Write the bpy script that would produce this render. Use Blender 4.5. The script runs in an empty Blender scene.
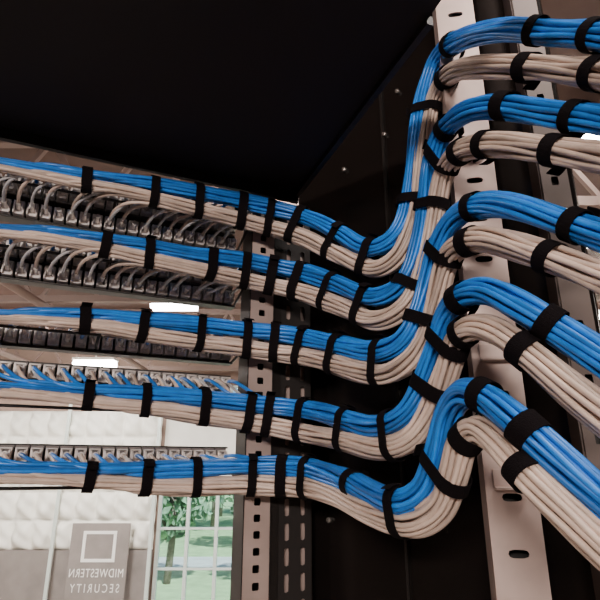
import bpy, math, random
import numpy as np
from mathutils import Vector
random.seed(7); rng=np.random.RandomState(7)
Z0=3.2                      # eye height above hall floor (camera stands on a mezzanine)
F=520.0; PITCH=math.radians(18); CP,SP=math.cos(PITCH),math.sin(PITCH)
COL=bpy.context.scene.collection

# ---------------- helpers ----------------
def mat(name,col,rough=.5,metal=0,noise=0,nscale=20,bump=0,bscale=200,emit=None,estr=0,spec=.5,island=0):
    m=bpy.data.materials.new(name); m.use_nodes=True; nt=m.node_tree; b=nt.nodes['Principled BSDF']
    b.inputs['Base Color'].default_value=(*col,1); b.inputs['Roughness'].default_value=rough
    b.inputs['Metallic'].default_value=metal; b.inputs['Specular IOR Level'].default_value=spec
    tc=nt.nodes.new('ShaderNodeTexCoord')
    if noise:
        n=nt.nodes.new('ShaderNodeTexNoise'); n.inputs['Scale'].default_value=nscale; n.inputs['Detail'].default_value=4
        nt.links.new(tc.outputs['Object'],n.inputs['Vector'])
        r=nt.nodes.new('ShaderNodeValToRGB'); r.color_ramp.elements[0].position=.3; r.color_ramp.elements[1].position=.7
        r.color_ramp.elements[0].color=(*[c*(1-noise) for c in col],1); r.color_ramp.elements[1].color=(*[min(1,c*(1+noise)) for c in col],1)
        nt.links.new(n.outputs['Fac'],r.inputs['Fac']); nt.links.new(r.outputs['Color'],b.inputs['Base Color'])
        if island:   # every cable jacket is a slightly different batch
            g=nt.nodes.new('ShaderNodeNewGeometry');mr=nt.nodes.new('ShaderNodeMapRange')
            mr.inputs['To Min'].default_value=1-island;mr.inputs['To Max'].default_value=1+island*.6
            hs=nt.nodes.new('ShaderNodeHueSaturation')
            nt.links.new(g.outputs['Random Per Island'],mr.inputs['Value']);nt.links.new(mr.outputs[0],hs.inputs['Value'])
            nt.links.new(r.outputs['Color'],hs.inputs['Color']);nt.links.new(hs.outputs['Color'],b.inputs['Base Color'])
    if bump:
        n=nt.nodes.new('ShaderNodeTexNoise'); n.inputs['Scale'].default_value=bscale
        nt.links.new(tc.outputs['Object'],n.inputs['Vector'])
        bp=nt.nodes.new('ShaderNodeBump'); bp.inputs['Strength'].default_value=bump; bp.inputs['Distance'].default_value=.002
        nt.links.new(n.outputs['Fac'],bp.inputs['Height']); nt.links.new(bp.outputs['Normal'],b.inputs['Normal'])
    if emit:
        b.inputs['Emission Color'].default_value=(*emit,1); b.inputs['Emission Strength'].default_value=estr
    return m

M={}
M['blue']=mat('blue_pvc',(.022,.20,.68),.30,noise=.15,nscale=60,island=.34)
M['beige']=mat('beige_pvc',(.64,.49,.41),.38,noise=.10,nscale=60,island=.30)
M['lead']=mat('grey_lead_jacket',(.48,.46,.47),.32)
M['velcro']=mat('black_velcro',(.006,.004,.005),.95,bump=.8,bscale=900,spec=.12)
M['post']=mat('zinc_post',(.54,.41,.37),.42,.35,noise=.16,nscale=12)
M['post2']=mat('zinc_post_shaded',(.12,.09,.08),.45,.3,noise=.12,nscale=12)  # same zinc as the main post, its dimness put into the colour
M['blk']=mat('black_powder_coat',(.012,.009,.008),.42,.0,bump=.15,bscale=500)
M['blk2']=mat('black_side_panel',(.008,.006,.0055),.22,.0,noise=.2,nscale=5,spec=.4)
M['roof']=mat('black_roof',(.010,.0055,.005),.6,0,noise=.2,nscale=4,spec=.3)
M['dgrey']=mat('dark_grey_steel',(.035,.030,.029),.4,.3)
M['jack']=mat('jack_metal',(.82,.76,.73),.28,.30,noise=.2,nscale=80)
M['jackblk']=mat('jack_plastic',(.16,.14,.135),.4)
M['steel']=mat('bright_steel',(.7,.66,.63),.25,.9)
M['wall']=mat('hall_wall',(.30,.21,.17),.8,noise=.1,nscale=2)
M['white']=mat('white_panel',(.80,.78,.72),.6,noise=.05,nscale=3)
M['quilt']=mat('white_quilt',(.86,.84,.77),.65,noise=.06,nscale=4)
M['grey']=mat('grey_panel',(.24,.21,.195),.6,noise=.1,nscale=3)
M['ceil']=mat('hall_ceiling',(.13,.075,.06),.8,noise=.15,nscale=2)
M['truss']=mat('truss_paint',(.26,.18,.155),.6)
M['floor']=mat('concrete_floor',(.35,.31,.28),.35,noise=.15,nscale=2)
M['lamp']=mat('lamp_tube',(1,1,1),.5,emit=(1,.97,.92),estr=40)
M['frame']=mat('window_frame',(.62,.68,.64),.4,.1)
M['lawn']=mat('grass',(.34,.50,.24),.9,noise=.2,nscale=1.5)
M['road']=mat('asphalt',(.55,.56,.55),.9,noise=.1,nscale=2)
M['leaf']=mat('leaves',(.24,.38,.24),.8,noise=.5,nscale=3)
M['bark']=mat('bark',(.18,.15,.12),.9,noise=.3,nscale=8)
M['mark']=mat('white_vinyl',(.85,.83,.8),.5)
g=bpy.data.materials.new('clear_glass'); g.use_nodes=True; nt=g.node_tree; nt.nodes.clear()
o=nt.nodes.new('ShaderNodeOutputMaterial'); mx=nt.nodes.new('ShaderNodeMixShader'); mx.inputs[0].default_value=.06
t=nt.nodes.new('ShaderNodeBsdfTransparent'); t.inputs[0].default_value=(.86,.95,.95,1); gl=nt.nodes.new('ShaderNodeBsdfGlossy'); gl.inputs['Roughness'].default_value=.03
nt.links.new(t.outputs[0],mx.inputs[1]); nt.links.new(gl.outputs[0],mx.inputs[2]); nt.links.new(mx.outputs[0],o.inputs[0]); M['glass']=g

def empty(name):
    e=bpy.data.objects.new(name,None); e.empty_display_size=.05; COL.objects.link(e); return e
def mk(name,V,Fc,m,parent=None,smooth=False):
    V=np.asarray(V,float).reshape(-1,3).copy(); V[:,2]+=Z0
    me=bpy.data.meshes.new(name); me.from_pydata(V.tolist(),[],[tuple(int(i) for i in f) for f in Fc]); me.validate(); me.update()
    if smooth: me.polygons.foreach_set('use_smooth',[True]*len(me.polygons))
    me.materials.append(M[m]); ob=bpy.data.objects.new(name,me); COL.objects.link(ob)
    if parent: ob.parent=parent
    return ob
def bevel(ob,w,seg=2):
    b=ob.modifiers.new('b','BEVEL'); b.width=w; b.segments=seg; b.limit_method='ANGLE'; return ob
class Acc:
    def __init__(s): s.V=[];s.F=[];s.n=0
    def add(s,V,Fc):
        V=np.asarray(V,float).reshape(-1,3); s.V.append(V); s.F+=[tuple(i+s.n for i in f) for f in Fc]; s.n+=len(V)
    def box(s,c,h,ax=None):
        c=np.array(c,float); ax=np.eye(3) if ax is None else np.array(ax,float)
        V=[c+ax[0]*a*h[0]+ax[1]*b*h[1]+ax[2]*d*h[2] for a in(-1,1) for b in(-1,1) for d in(-1,1)]
        s.add(V,[(0,1,3,2),(4,6,7,5),(0,4,5,1),(2,3,7,6),(0,2,6,4),(1,5,7,3)])
    def bb(s,x0,x1,y0,y1,z0,z1): s.box(((x0+x1)/2,(y0+y1)/2,(z0+z1)/2),((x1-x0)/2,(y1-y0)/2,(z1-z0)/2))
    def bar(s,a,b,w,w2=None):
        a=np.array(a,float);b=np.array(b,float);d=b-a;L=np.linalg.norm(d);d/=L
        u=np.cross(d,(0,0,1)); 
        if np.linalg.norm(u)<1e-3:u=np.array([1.,0,0])
        u/=np.linalg.norm(u);v=np.cross(u,d); s.box((a+b)/2,(L/2,w,w2 or w),(d,u,v))
    def tube(s,P,r,k=8,caps=True):
        P=np.asarray(P,float);n=len(P);T=np.gradient(P,axis=0);T/=np.linalg.norm(T,axis=1)[:,None]+1e-12
        u=np.cross(T[0],(0.1,.3,1));u/=np.linalg.norm(u);ang=np.arange(k)*2*math.pi/k;V=[]
        for i in range(n):
            u=u-T[i]*np.dot(u,T[i]);u/=np.linalg.norm(u);v=np.cross(T[i],u)
            V.append(P[i]+r*(np.cos(ang)[:,None]*u+np.sin(ang)[:,None]*v))
        Fc=[(i*k+j,i*k+(j+1)%k,(i+1)*k+(j+1)%k,(i+1)*k+j) for i in range(n-1) for j in range(k)]
        if caps: Fc+=[tuple(range(k))[::-1],tuple((n-1)*k+j for j in range(k))]
        s.add(np.concatenate(V),Fc)
    def obj(s,name,m,parent=None,smooth=False): return mk(name,np.concatenate(s.V),s.F,m,parent,smooth)

def ray(x,y):
    u=(x-300)/F;v=(300-y)/F; return np.array([u,CP-v*SP,SP+v*CP])
# ---------------- rack frame ----------------
R0=np.array([-.043,.787]); RD=np.array([math.sin(math.radians(66)),math.cos(math.radians(66))]); RN=np.array([-RD[1],RD[0]])
def rk(t,o,z): p=R0+RD*t+RN*o; return np.array([p[0],p[1],z])
RAX=[np.array([RD[0],RD[1],0]),np.array([RN[0],RN[1],0]),np.array([0,0,1.])]
def on_plane(x,y,off=0):
    D=ray(x,y); s=np.dot(R0+RN*off,RN)/np.dot(D[:2],RN); return D*s

def perf(name,org,ax,w,z0,z1,pitch,cols,hw,hh,expn,th,m,parent):
    """perforated plate: centre-bottom org (x,y), horizontal axis ax, width w"""
    A=Acc();cw=w/cols;nz=int((z1-z0)/pitch)
    corner=math.atan2(pitch/2,cw/2)
    an=sorted(set([i*2*math.pi/20+.01 for i in range(20)]+[corner,math.pi-corner,math.pi+corner,2*math.pi-corner]))
    for c in range(cols):
        for k in range(nz):
            cu=-w/2+cw*(c+.5); cz=z0+pitch*(k+.5);V=[]
            for a in an:
                ca,sa=math.cos(a),math.sin(a)
                r=1/((abs(ca)/hw)**expn+(abs(sa)/hh)**expn)**(1/expn)
                q=min(cw/2/max(abs(ca),1e-6),pitch/2/max(abs(sa),1e-6))
                for rr in (r,q):
                    V.append((org[0]+ax[0]*(cu+rr*ca),org[1]+ax[1]*(cu+rr*ca),cz+rr*sa))
            n=len(an);A.add(V,[(2*i,2*i+1,2*((i+1)%n)+1,2*((i+1)%n)) for i in range(n)])
    o=A.obj(name,m,parent); s=o.modifiers.new('s','SOLIDIFY'); s.thickness=th; s.offset=0; return o

# ---------------- cable bundles ----------------
B=[ # blue path, beige path
([(-60,151),(-20,158),(40,168),(90,176),(150,184),(200,192),(250,203),(300,215),(340,233),(365,247),(387,243),(403,224),(411,190),(417,140),(425,92),(440,55),(467,37),(510,30),(560,33),(640,39)],
 [(-60,156),(-20,164),(40,176),(90,186),(150,198),(200,210),(250,223),(300,236),(340,256),(373,269),(398,257),(413,225),(421,180),(427,140),(434,100),(448,76),(475,67),(530,68),(580,72),(640,78)]),
([(-60,220),(-20,226),(40,231),(100,239),(150,247),(200,255),(250,262),(300,271),(340,285),(370,297),(394,292),(410,273),(420,240),(427,200),(433,163),(445,130),(468,112),(505,106),(560,115),(640,127)],
 [(-60,225),(-20,231),(40,238),(100,249),(150,260),(200,270),(250,281),(300,292),(340,307),(372,320),(400,312),(417,290),(428,250),(436,210),(445,172),(462,151),(495,144),(550,150),(590,156),(640,165)]),
([(-60,310),(-20,312),(40,314),(100,316),(150,320),(200,325),(250,330),(300,336),(340,345),(372,352),(400,343),(418,316),(430,280),(440,242),(456,216),(482,205),(520,208),(570,224),(600,234),(640,247)],
 [(-60,315),(-20,318),(40,322),(100,327),(150,335),(200,342),(250,349),(300,356),(340,366),(380,375),(407,365),(425,340),(437,300),(447,263),(462,245),(488,239),(530,251),(570,266),(600,278),(640,293)]),
([(-60,383),(-20,385),(40,388),(90,391),(150,394),(200,398),(250,404),(300,409),(340,418),(375,426),(404,416),(422,390),(436,350),(446,317),(462,297),(488,292),(520,306),(560,330),(600,356),(640,382)],
 [(-60,389),(-20,392),(40,397),(90,402),(150,408),(200,415),(250,423),(300,432),(340,440),(383,448),(412,440),(432,412),(446,372),(456,342),(472,328),(496,332),(530,355),(570,388),(600,412),(640,444)]),
([(-60,470),(-20,470),(40,470),(90,471),(150,470),(200,468),(250,466),(300,467),(335,475),(368,491),(400,502),(425,488),(438,455),(447,415),(462,393),(485,397),(515,420),(550,452),(600,497),(640,532)],
 [(-60,477),(-20,478),(40,480),(90,483),(150,486),(200,486),(250,485),(300,487),(335,495),(370,511),(410,523),(440,508),(455,474),(464,443),(479,430),(500,444),(530,476),(570,514),(600,543),(640,580)])]
YR=[.665,.64,.615,.59,.565]; YE=[.36,.375,.385,.39,.39]; YM=[.50,.49,.49,.47,.455]
def yof(i,x):
    y0=on_plane(285,300)[1]
    xs=[285,400,432,470,520,640]; ys=[y0,YR[i]+.005,YR[i]-.02,YM[i]+.02,YM[i]-.035,YE[i]-.015]
    return float(np.interp(x,xs,ys))
def catmull(P,step=.004):
    P=np.asarray(P,float);Q=np.vstack([2*P[0]-P[1],P,2*P[-1]-P[-2]]);out=[]
    for i in range(1,len(Q)-2):
        for u in np.linspace(0,1,16,endpoint=False):
            a,b,c,d=Q[i-1:i+3]
            out.append(.5*((2*b)+(c-a)*u+(2*a-5*b+4*c-d)*u*u+(-a+3*b-3*c+d)*u**3))
    out.append(P[-1]);out=np.array(out)
    for _ in range(6): out[1:-1]=.25*out[:-2]+.5*out[1:-1]+.25*out[2:]
    L=np.r_[0,np.cumsum(np.linalg.norm(np.diff(out,axis=0),axis=1))]
    n=int(L[-1]/step); s=np.linspace(0,L[-1],n)
    return np.stack([np.interp(s,L,out[:,k]) for k in range(3)],1)
def world_path(i,pts):
    P=[]
    for x,y in pts:
        if x<=285: P.append(on_plane(x,y))
        else: D=ray(x,y); P.append(D*(yof(i,x)/D[1]))
    return catmull(P)
R=.0027
hexp=[(0,0)]
for ring,nn in((1,6),(2,12)):
    for k in range(nn):
        a=k*2*math.pi/nn+(.0 if ring==1 else .2); hexp.append((ring*.95*math.cos(a),ring*.95*math.sin(a)))
SPC=.0028
hexp=[(a*2*SPC*1.02,b*2*SPC*1.02) for a,b in hexp]
GR=2*2*SPC*.97+R   # group radius
def frames(P):
    T=np.gradient(P,axis=0);T/=np.linalg.norm(T,axis=1)[:,None]
    u=np.array([0,0,1.]);U=[]
    for i in range(len(P)):
        u=u-T[i]*np.dot(u,T[i]);u/=np.linalg.norm(u);U.append(u.copy())
    U=np.array(U);return T,U,np.cross(T,U)
def proj_x(P):
    d=P[:,1]*CP+P[:,2]*SP; return 300+F*P[:,0]/d
ports=[-.475+.0185*k for k in range(24)]
PJO=.105; zl=[]
# rows of jacks: height of every row, measured on the jack plane
rows=[[(100,201),(100,223)],[(100,262),(100,281)],[(100,343)],[(100,376)],[(100,456)]]
ROWZ=[[float(on_plane(x,y,PJO-.02)[2]) for x,y in r] for r in rows]
STR_J=[[88,155,199,243,270,300,340,372,409,421],[107,150,210,246,272,301,334,366,404,426,436],[85,145,199,246,275,304,338,380,417,438],
       [88,147,205,250,270,305,347,392,425,440],[92,147,196,252,283,309,400,437]]
STR_B=[[452,536,597],[447,505,575],[474,574],[462,548],[352,484,527]]
STR_G=[[446,528,598],[462,488,556],[470,552],[465,524],[468,526]]
def hull_strap(A,c1,c2,T,r1,r2,w=.0065,th=.0011):
    d=c2-c1;d=d-T*np.dot(d,T);L=np.linalg.norm(d)
    if L<1e-5: e=np.cross(T,(0,0,1.));e/=np.linalg.norm(e)
    else: e=d/L
    f=np.cross(T,e);N=14;pts=[]
    for k in range(N+1):
        a=math.pi/2+math.pi*k/N; pts.append((c1,math.cos(a),math.sin(a),r1))
    for k in range(N+1):
        a=-math.pi/2+math.pi*k/N; pts.append((c1+e*L,math.cos(a),math.sin(a),r2))
    n=len(pts);V=[];sk=rng.uniform(-.16,.16);w=w*rng.uniform(.9,1.2)
    for (c,ca,sa,r) in pts:
        nrm=e*ca+f*sa
        for s,rr in((-1,r),(-1,r+th),(1,r+th),(1,r)):
            V.append(c+nrm*rr+T*(w*s+sk*ca*r))
    Fc=[]
    for i in range(n):
        j=(i+1)%n
        for q in range(4): Fc.append((i*4+q,j*4+q,j*4+(q+1)%4,i*4+(q+1)%4))
    A.add(V,Fc)
    a0=rng.uniform(-.6,.6)+math.pi; V=[];m=7
    base=c1; side=1 if rng.rand()>.5 else -1
    for k in range(m):
        a=a0+side*k*.16; rr=r1+th*1.5+.00022*k*k*.6
        nrm=e*math.cos(a)+f*math.sin(a)
        for s,t2 in((-1,0),(-1,th),(1,th),(1,0)): V.append(base+nrm*(rr+t2)+T*w*(.96*s+.02*k*k*.3))
    Fc=[(0,1,2,3)]+[tuple((m-1)*4+q for q in(3,2,1,0))]
    for i in range(m-1):
        for q in range(4): Fc.append((i*4+q,(i+1)*4+q,(i+1)*4+(q+1)%4,i*4+(q+1)%4))
    A.add(V,Fc)
def countr(x):   # bundle is thinner before all the cables have joined
    return float(np.interp(x,[-60,60,140,230,300],[.50,.62,.78,.95,1.0]))
for i,(pb,pg) in enumerate(B):
    par=empty('network_cable_bundle')
    PB=world_path(i,pb);PG=world_path(i,pg)
    k=np.argmin(abs(proj_x(PB)-130)); zl.append(float(PG[k][2]+PB[k][2])/2)
    info=[]
    for P,mn,nm,par_off in((PB,'blue','blue_cables',0),(PG,'beige','beige_cables',1)):
        T,U,W=frames(P);n=len(P);px=proj_x(P);sc=np.array([countr(x) for x in px])
        A=Acc();S=np.arange(n)*.004
        for j in range(19):
            ox,oy=hexp[j];ph=rng.uniform(0,6.28,4)
            tw=.45*np.sin(S*3.1+i)+.2*np.sin(S*9+2*i+par_off)
            wob=.0010
            a=ox*np.cos(tw)-oy*np.sin(tw)+wob*np.sin(S*22+ph[0])+wob*np.sin(S*41+ph[1])
            b=ox*np.sin(tw)+oy*np.cos(tw)+wob*np.sin(S*19+ph[2])+wob*np.sin(S*37+ph[3])
            Q=P+U*(a*sc)[:,None]+W*(b*sc)[:,None]
            if j>=5:
                pi=min(23,2+int((j-5)*21/13.))
                pi=max(0,min(23,pi-(par_off)))
                tp=ports[pi]
                tt=((P[:,:2]-R0)@RD); jn=tp+.055
                idx=int(np.argmax(tt>jn)); idx=max(idx,2)
                z=ROWZ[i][par_off if len(ROWZ[i])>1 else 0]; J=rk(tp,PJO-.034,z); E=Q[idx]; D=np.linalg.norm(E-J)
                nb=14; us=np.linspace(0,1,nb,endpoint=False)[:,None]
                c1=J+np.array([-RN[0],-RN[1],.1])*D*.5; c2=E-T[idx]*D*.45
                Bz=(1-us)**3*J+3*(1-us)**2*us*c1+3*(1-us)*us**2*c2+us**3*E
                Q=np.vstack([Bz,Q[idx:]])
            A.tube(Q,R,8)
        A.obj(nm,mn,par,True); info.append((P,T,px))
    GL=Acc()
    for zi,z in enumerate(ROWZ[i]):
        for kk,tp in enumerate(ports):
            if (kk+zi+i)%3==0: continue
            P,T,px=info[1] if zi else info[0]
            tt=((P[:,:2]-R0)@RD); idx=max(2,int(np.argmax(tt>tp+.035+.03*rng.rand())))
            if idx>=len(P)-8: continue
            J=rk(tp,PJO-.034,z);E=P[idx]+np.array([RN[0],RN[1],0])*.006;D=np.linalg.norm(E-J)
            us=np.linspace(0,1,14)[:,None]
            c1=J+np.array([-RN[0],-RN[1],rng.uniform(-.3,.1)])*D*.5;c2=E-T[idx]*D*.5
            Bz=(1-us)**3*J+3*(1-us)**2*us*c1+3*(1-us)*us**2*c2+us**3*E
            GL.tube(Bz,.0023,8)
    GL.obj('grey_patch_leads','lead',par,True)
    SA=Acc();(P1,T1,x1),(P2,T2,x2)=info
    r0=GR+.0008
    for x in STR_J[i]:
        a=int(np.argmin(abs(x1-x))); b=int(np.argmin(np.linalg.norm(P2-P1[a],axis=1)))
        s=countr(x); T=T1[a]+T2[b];T/=np.linalg.norm(T)
        hull_strap(SA,P1[a],P2[b],T,r0*s+.0010,r0*s+.0010)
    for lst,(P,T,px) in((STR_B[i],info[0]),(STR_G[i],info[1])):
        for x in lst:
            a=int(np.argmin(abs(px-x))); hull_strap(SA,P[a],P[a],T[a],r0+.0006,r0+.0006,w=.0075)
    SA.obj('velcro_straps','velcro',par)

# ---------------- patch panels ----------------
for i in range(5):
    par=empty('patch_panel'); zs=ROWZ[i]; zt=max(zs)+.015; zb=min(zs)-.015; zc=(zt+zb)/2; hh=(zt-zb)/2
    A=Acc();A.box(rk(-.269,PJO,zc),(.232,.0012,hh),RAX)
    A.box(rk(-.269,PJO-.006,zt-.0005),(.232,.007,.001),RAX);A.box(rk(-.269,PJO-.010,zb+.0005),(.232,.011,.001),RAX)
    bevel(A.obj('panel_plate','blk',par),.0005,1)
    Jm=Acc();Jb=Acc();Jc=Acc()
    for z in zs:
      for tp in ports:
        Jm.box(rk(tp-.0066,PJO-.015,z),(.0008,.014,.0095),RAX);Jm.box(rk(tp+.0066,PJO-.015,z),(.0008,.014,.0095),RAX)
        Jm.box(rk(tp,PJO-.015,z+.0090),(.0072,.014,.0008),RAX);Jm.box(rk(tp,PJO-.013,z-.0090),(.0072,.012,.0008),RAX)
        Jm.box(rk(tp,PJO-.020,z),(.0064,.003,.0088),RAX)
        Jb.box(rk(tp,PJO-.008,z+.0118),(.0085,.007,.0016),RAX)
        Jb.box(rk(tp,PJO-.008,z-.0118),(.0085,.007,.0016),RAX)
        Jb.box(rk(tp,PJO-.0235,z+.006),(.0035,.0008,.0016),RAX)
        Jc.box(rk(tp-.0050,PJO-.029,z+.001),(.0008,.007,.0055),RAX);Jc.box(rk(tp+.0050,PJO-.029,z+.001),(.0008,.007,.0055),RAX)
        Jc.tube([rk(tp,PJO-.022,z),rk(tp,PJO-.042,z+.0008)],.0040,10)
    Jm.obj('jack_bodies','jack',par);Jb.obj('jack_clips','jackblk',par);Jc.obj('jack_caps','jack',par,False)
    L=Acc();zz=zl[i]-.012
    L.tube([rk(-.49,.028,zz),rk(-.03,.028,zz)],.0022,8)
    for t in(-.485,-.25,-.035): L.tube([rk(t,.028,zz),rk(t,PJO,zb+.004)],.0022,8)
    L.obj('lacing_bar','dgrey',par,True)

# ---------------- left rack uprights ----------------
ZB,ZT=-1.5,.455
par=empty('rack_upright_post')
perf('post_face',rk(-.006,.035,0)[:2],RD,.040,ZB,ZT,.0222,1,.0052,.0052,8,.002,'post',par)
A=Acc();A.box(rk(-.0265,.058,(ZB+ZT)/2),(.001,.024,(ZT-ZB)/2),RAX);A.box(rk(.0145,.058,(ZB+ZT)/2),(.001,.024,(ZT-ZB)/2),RAX)
A.box(rk(-.006,.082,(ZB+ZT)/2),(.020,.001,(ZT-ZB)/2),RAX);A.obj('post_flanges','dgrey',par)
par=empty('rack_upright_post')
perf('post_face',rk(-.53,.035,0)[:2],RD,.040,ZB,ZT,.0222,1,.0052,.0052,8,.002,'blk',par)
A=Acc();A.box(rk(-.5505,.058,(ZB+ZT)/2),(.001,.024,(ZT-ZB)/2),RAX);A.box(rk(-.5095,.058,(ZB+ZT)/2),(.001,.024,(ZT-ZB)/2),RAX);A.obj('post_flanges','blk',par)
par=empty('vertical_cable_manager')
mc=.056;H2=(ZT-ZB)/2;zc=(ZT+ZB)/2
perf('slotted_plate',rk(mc,.040,0)[:2],RD,.052,ZB,ZT,.034,2,.0040,.0125,6,.002,'dgrey',par)
A=Acc();A.box(rk(mc-.027,.06,zc),(.001,.021,H2),RAX);A.box(rk(mc+.027,.06,zc),(.001,.021,H2),RAX);A.box(rk(.0225,.05,zc),(.0062,.012,H2),RAX)
A.obj('manager_channel','blk',par)
A=Acc();A.box(rk(mc,.047,zc),(.025,.001,H2),RAX);A.obj('manager_liner','post',par)

# ---------------- black side panel and roof ----------------
S0=np.array([.024,.845]);S1=np.array([.331,.565]);SD=(S1-S0)/np.linalg.norm(S1-S0);SN=np.array([-SD[1],SD[0]]);SL=np.linalg.norm(S1-S0)
def sd(t,o,z): p=S0+SD*t+SN*o;return np.array([p[0],p[1],z])
SAX=[np.array([*SD,0]),np.array([*SN,0]),np.array([0,0,1.])]
par=empty('cabinet_side_panel')
A=Acc();A.box(sd(SL/2-.03,.03,-.1),(SL/2+.03,.004,1.4),SAX);bevel(A.obj('panel_sheet','blk2',par),.001)
A=Acc();A.box(sd(.14,.024,.05),(.002,.003,1.2),SAX);A.obj('panel_seams','blk',par)
A=Acc()
for (x,y) in((385,135),(345,170),(330,520),(372,255),(398,92)):
    D=ray(x,y);s=np.dot(S0+SN*.025,SN)/np.dot(D[:2],SN);p=D*s
    n=np.array([*(-SN),0]);A.tube([p,p+n*.004],.0042,12);A.tube([p+n*.004,p+n*.007],.0022,6)
A.obj('panel_screws','steel',par)
par=empty('cabinet_roof_panel')
zr=.463
poly=[rk(-.75,.01,0)[:2],rk(.045,.01,0)[:2],(.14,.44),(.235,.16),(-.75,.16)]
n=len(poly);V=[(p[0],p[1],zr) for p in poly]+[(p[0],p[1],zr+.03) for p in poly]
bevel(mk('roof_sheet',V,[tuple(range(n))[::-1],tuple(range(n,2*n))]+[(i,(i+1)%n,n+(i+1)%n,n+i) for i in range(n)],'roof',par),.002)
A=Acc();A.box(rk(-.35,.016,zr-.006),(.40,.004,.010),RAX);A.bar((poly[1][0],poly[1][1],zr-.003),(.14,.44,zr-.003),.004,.006);A.obj('roof_lip','blk',par)

# ---------------- right-hand posts ----------------
par=empty('rack_upright_post')
c=np.array([.229,.600]);ax=np.array([.985,-.17]);ax/=np.linalg.norm(ax);nn=np.array([-ax[1],ax[0]])
perf('post_face',c,ax,.050,-1.5,1.2,.0555,1,.0105,.0042,3.2,.0025,'post',par)
AX=[np.array([*ax,0]),np.array([*nn,0]),np.array([0,0,1.])]
A=Acc()
for s in(-1,1):
    p=c+ax*.0255*s+nn*.018;A.box((p[0],p[1],-.15),(.0012,.019,1.35),AX)
p=c+nn*.030;A.obj('post_flanges','post',par)
A=Acc();A.box((p[0],p[1],-.15),(.024,.001,1.35),AX);A.obj('post_inner_web','blk',par)
A=Acc()
for z in(-.02,.12,.26,.40): 
    q=c-nn*.008;A.box((q[0],q[1],z),(.018,.007,.0015),AX);q=c-nn*.0025;A.box((q[0],q[1],z+.010),(.018,.0012,.010),AX)
bevel(A.obj('post_brackets','post',par),.0005,1)
par=empty('rack_upright_post')
c=np.array([.307,.552])
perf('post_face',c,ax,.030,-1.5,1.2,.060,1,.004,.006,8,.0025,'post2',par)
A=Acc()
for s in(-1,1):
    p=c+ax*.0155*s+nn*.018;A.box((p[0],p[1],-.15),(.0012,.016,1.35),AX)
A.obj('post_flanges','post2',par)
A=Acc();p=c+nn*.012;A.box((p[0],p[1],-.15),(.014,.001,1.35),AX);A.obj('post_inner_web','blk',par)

# ---------------- mezzanine + hall ----------------
A=Acc();A.bb(-4,4,-3,2.6,-1.65,-1.5);o=A.obj('mezzanine_floor','floor')
HF=-3.2;HC=3.2;HY=14
A=Acc();A.bb(-14,14,-6,HY+.2,HF-.1,HF);A.obj('floor','floor')
A=Acc();A.bb(-14,14,-6,HY+.2,HC,HC+.1);A.obj('ceiling','ceil')
A=Acc();A.bb(-14.1,-14,-6,HY,HF,HC);A.obj('wall_left','wall')
A=Acc();A.bb(14,14.1,-6,HY,HF,HC);A.obj('wall_right','wall')
A=Acc();A.bb(-14,14,-6.1,-6,HF,HC);A.obj('wall_rear','wall')
WX0,WX1=-3.5,1.5
A=Acc()
A.bb(-14,WX0,HY,HY+.2,HF,HC);A.bb(WX1,14,HY,HY+.2,HF,HC)
A.bb(WX0,WX1,HY,HY+.2,-.5,1.45);A.bb(WX0,WX1,HY,HY+.2,2.1,HC)
A.obj('wall_end','wall')
A=Acc();A.bb(WX0,WX1,HY-.06,HY-.002,-.45,1.4);
A.obj('wall_cladding','white')
def window(name,z0,z1,nx,nz):
    par=empty(name);A=Acc();w=.08
    for k in range(nx+1):
        x=WX0+(WX1-WX0)*k/nx;A.bb(x-w/2,x+w/2,HY-.05,HY+.08,z0,z1)
    for k in range(nz+1):
        z=z0+(z1-z0)*k/nz;A.bb(WX0,WX1,HY-.04,HY+.07,z-w/3,z+w/3)
    A.obj('mullions','frame',par)
    A=Acc();A.bb(WX0,WX1,HY+.02,HY+.03,z0,z1);A.obj('glass_pane','glass',par)
window('window_1',HF,-.5,7,3);window('window_2',1.45,2.1,6,1)
nx,nz=260,80;X0,X1,q0,q1=-12.5,-3.6,-1.87,1.45
V=[];Fc=[]
for a in range(nx+1):
    for b in range(nz+1):
        u=a/nx;w=b/nz
        d=.20*(abs(math.sin(u*math.pi*18))**.5)*(abs(math.sin(w*math.pi*5))**.4)+.045*math.sin(u*97+w*13)*math.sin(w*41+u*23)
        V.append((X0+(X1-X0)*u,HY-.05-d,q0+(q1-q0)*w))
for a in range(nx):
    for b in range(nz): Fc.append((a*(nz+1)+b,(a+1)*(nz+1)+b,(a+1)*(nz+1)+b+1,a*(nz+1)+b+1))
mk('quilted_insulation_curtain',V,Fc,'quilt',None,True)
A=Acc();A.bb(-12.5,-3.6,HY-.12,HY-.01,HF,-1.87);A.obj('lower_cladding_panel','grey')
A=Acc()
for x in(-3.6,-5.95,-8.6):A.bb(x-.04,x+.04,HY-.34,HY-.28,HF,1.6)
A.obj('curtain_support_posts','frame')
par=empty('wall_sign');A=Acc();A.bb(-5.5,-4.1,HY-.36,HY-.30,-3.0,-1.25);bevel(A.obj('board','grey',par),.01)
A=Acc();y0,y1=HY-.38,HY-.361
def fr(x0,x1,z0,z1,w):
    A.bb(x0,x1,y0,y1,z0,z0+w);A.bb(x0,x1,y0,y1,z1-w,z1);A.bb(x0,x0+w,y0,y1,z0+w,z1-w);A.bb(x1-w,x1,y0,y1,z0+w,z1-w)
fr(-5.2,-4.4,-2.1,-1.42,.07)
A.obj('plain_mark','mark',par)
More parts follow.
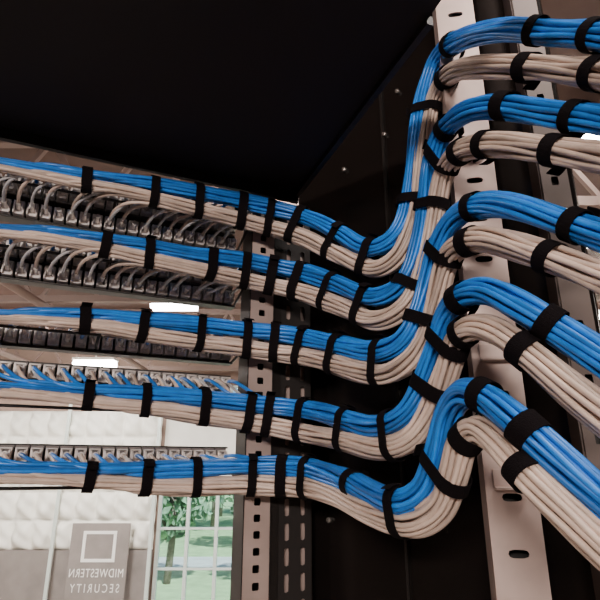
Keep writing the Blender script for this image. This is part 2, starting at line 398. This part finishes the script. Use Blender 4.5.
for txt,z in(('MIDWESTERN',-2.42),('SECURITY',-2.74)):
    cu=bpy.data.curves.new('lettering','FONT');cu.body=txt;cu.size=.26;cu.align_x='CENTER';cu.extrude=.004;cu.space_character=1.15 if len(txt)>9 else 1.5
    cu.materials.append(M['mark']);ob=bpy.data.objects.new('lettering',cu);COL.objects.link(ob)
    ob.location=(-4.8,HY-.37,z+Z0);ob.rotation_euler=(math.pi/2,0,0);ob.scale=(-.72,1,1);ob.parent=par
for yy in(4.5,7.5,10.5,13.2):
    A=Acc();zt=HC-.05;zb=HC-.75
    A.bar((-13.9,yy,zt),(13.9,yy,zt),.05);A.bar((-13.9,yy,zb),(13.9,yy,zb),.05)
    for k in range(28):
        x=-14+k;A.bar((x+.05,yy,zb),(x+.5,yy,zt),.025);A.bar((x+.5,yy,zt),(x+.95,yy,zb),.025)
    A.obj('roof_truss','truss')
A=Acc()
for x in(-9,-6.2,-3.8,5,7.5,10): A.tube([(x,2.5,2.3),(x,13.9,2.3)],.06,10)
A.obj('ceiling_conduit','truss',None,True)
def fitting(x,y,z,L=1.3,alongx=True,r=.045):
    par=empty('fluorescent_light');A=Acc();a,b=(L/2,.16) if alongx else(.16,L/2)
    A.bb(x-a,x+a,y-b,y+b,z,z+.06);A.bar((x,y,z+.06),(x,y,HC),.01);A.obj('housing','white',par)
    T=Acc();
    for s in(-.08,.08):
        if alongx:T.tube([(x-a+.03,y+s,z-r),(x+a-.03,y+s,z-r)],r,10)
        else:T.tube([(x+s,y-b+.03,z-r),(x+s,y+b-.03,z-r)],r,10)
    T.obj('tubes','lamp',par,True)
fitting(-2.25,8.9,2.86,.85,r=.075);fitting(-4.9,12.3,2.46,1.0,r=.09);fitting(-7.5,8,2.8);fitting(5.6,8.2,2.8);fitting(7.2,9,2.8,1.5);fitting(6.2,11.5,2.6);fitting(1.5,12.2,2.6);fitting(-9,12.2,2.6);fitting(0,4,2.8)
fitting(2.62,3.98,2.9,.5);fitting(3.95,6.4,2.75,.6);fitting(5.0,8.6,2.5,.8)
# overhead ladder tray with white cable runs beyond the right-hand opening
par=empty('overhead_cable_tray');A=Acc()
for x in(1.55,1.95): A.bb(x,x+.02,1.2,9,1.05,1.13)
for k in range(26): A.bb(1.56,1.96,1.3+k*.3,1.33+k*.3,1.06,1.08)
for y in(2,5,8): A.bar((1.56,y,1.1),(1.56,y,HC),.008);A.bar((1.96,y,1.1),(1.96,y,HC),.008)
A.obj('tray_frame','steel',par)
A=Acc()
for k in range(7): 
    x=1.62+k*.045;A.tube([(x+.01*math.sin(y*2+k),y,1.105+.004*math.sin(3*y+k)) for y in np.linspace(1.25,8.9,24)],.018,8)
A.obj('tray_cables','white',par,True)

# ---------------- outdoors ----------------
GZ=HF-1.3
A=Acc();A.bb(-60,60,14.3,27,GZ-.12,GZ);A.bb(-60,60,31,120,GZ-.12,GZ);A.obj('lawn_ground','lawn')
A=Acc();A.bb(-60,60,27,31,GZ-.12,GZ-.01);A.obj('road','road')
def tree(x,y,h,s):
    par=empty('tree');A=Acc();A.tube([(x,y,GZ-.05),(x+.1,y,GZ+h*.3),(x,y,GZ+h*.65)],.16*s,8)
    A.tube([(x+.05,y,GZ+h*.35),(x+.8*s,y,GZ+h*.6)],.07*s,6);A.tube([(x+.05,y,GZ+h*.3),(x-.8*s,y+.2,GZ+h*.58)],.07*s,6);A.obj('trunk','bark',par,True)
    L=Acc();
    for k in range(650):
        th=rng.uniform(0,6.28);u=rng.uniform(-1,1);r=rng.rand()**.4
        c=np.array([x+math.cos(th)*math.sqrt(1-u*u)*r*h*.33*s,y+math.sin(th)*math.sqrt(1-u*u)*r*h*.33*s,GZ+h*.66+u*r*h*.36])
        a=rng.normal(size=3);a/=np.linalg.norm(a);b=np.cross(a,rng.normal(size=3));b/=np.linalg.norm(b);q=.28*s
        L.add([c-a*q,c+b*q*.5,c+a*q,c-b*q*.5],[(0,1,2,3)])
    L.obj('leaves','leaf',par)
for a in((-5.5,24,5.5,1),(-3.6,34,6.5,1.1),(-9,38,7,1.2),(-1.2,24,5.5,1),(-6.8,44,8,1.4),(-3.5,46,9,1.4),(-11,44,9,1.5),(0,44,8,1.5),(-16,48,9,1.6),(2,26,6,1),(-8,56,10,1.6),(-13.5,58,10,1.6),(-3,58,10,1.6)): tree(*a)

# ---------------- light ----------------
w=bpy.data.worlds.new('sky');bpy.context.scene.world=w;w.use_nodes=True;nt=w.node_tree
bg=nt.nodes['Background'];sk=nt.nodes.new('ShaderNodeTexSky');sk.sky_type='HOSEK_WILKIE';sk.turbidity=5;sk.sun_direction=(.4,-.5,.75)
nt.links.new(sk.outputs[0],bg.inputs[0]);bg.inputs[1].default_value=6
def area(name,loc,tgt,sx,sy,e,col=(1,.9,.8)):
    l=bpy.data.lights.new(name,'AREA');l.shape='RECTANGLE';l.size=sx;l.size_y=sy;l.energy=e;l.color=col
    o=bpy.data.objects.new(name,l);COL.objects.link(o);o.location=(loc[0],loc[1],loc[2]+Z0)
    d=Vector(tgt)-Vector(loc);o.rotation_euler=d.to_track_quat('-Z','Y').to_euler();return o
s=bpy.data.lights.new('sun','SUN');s.energy=10;s.angle=.02;so=bpy.data.objects.new('sun',s);COL.objects.link(so);so.rotation_euler=(math.radians(40),0,math.radians(25))
area('aisle_ceiling_lamp',(.9,-.5,1.9),(.25,.45,.3),1.2,.15,46,(1,.90,.83))
area('left_bundle_fill',(-.5,-2.0,.60),(-.25,.7,.2),1.0,.15,66,(1,.89,.81))  # added fill that brightens the left bundles under the roof, no fixture here
for x,y in((-6,9),(3,9),(-6,3),(7,8)): area('hall_ceiling_lamp',(x,y,2.4),(x,y+2.5,-3),2,1,620,(1,.94,.87))

# ---------------- camera ----------------
cd=bpy.data.cameras.new('camera');cd.sensor_width=36;cd.lens=F/600*36;cd.clip_start=.01;cd.clip_end=300
co=bpy.data.objects.new('camera',cd);COL.objects.link(co);co.location=(0,0,Z0);co.rotation_euler=(math.pi/2+PITCH,0,0)
bpy.context.scene.camera=co
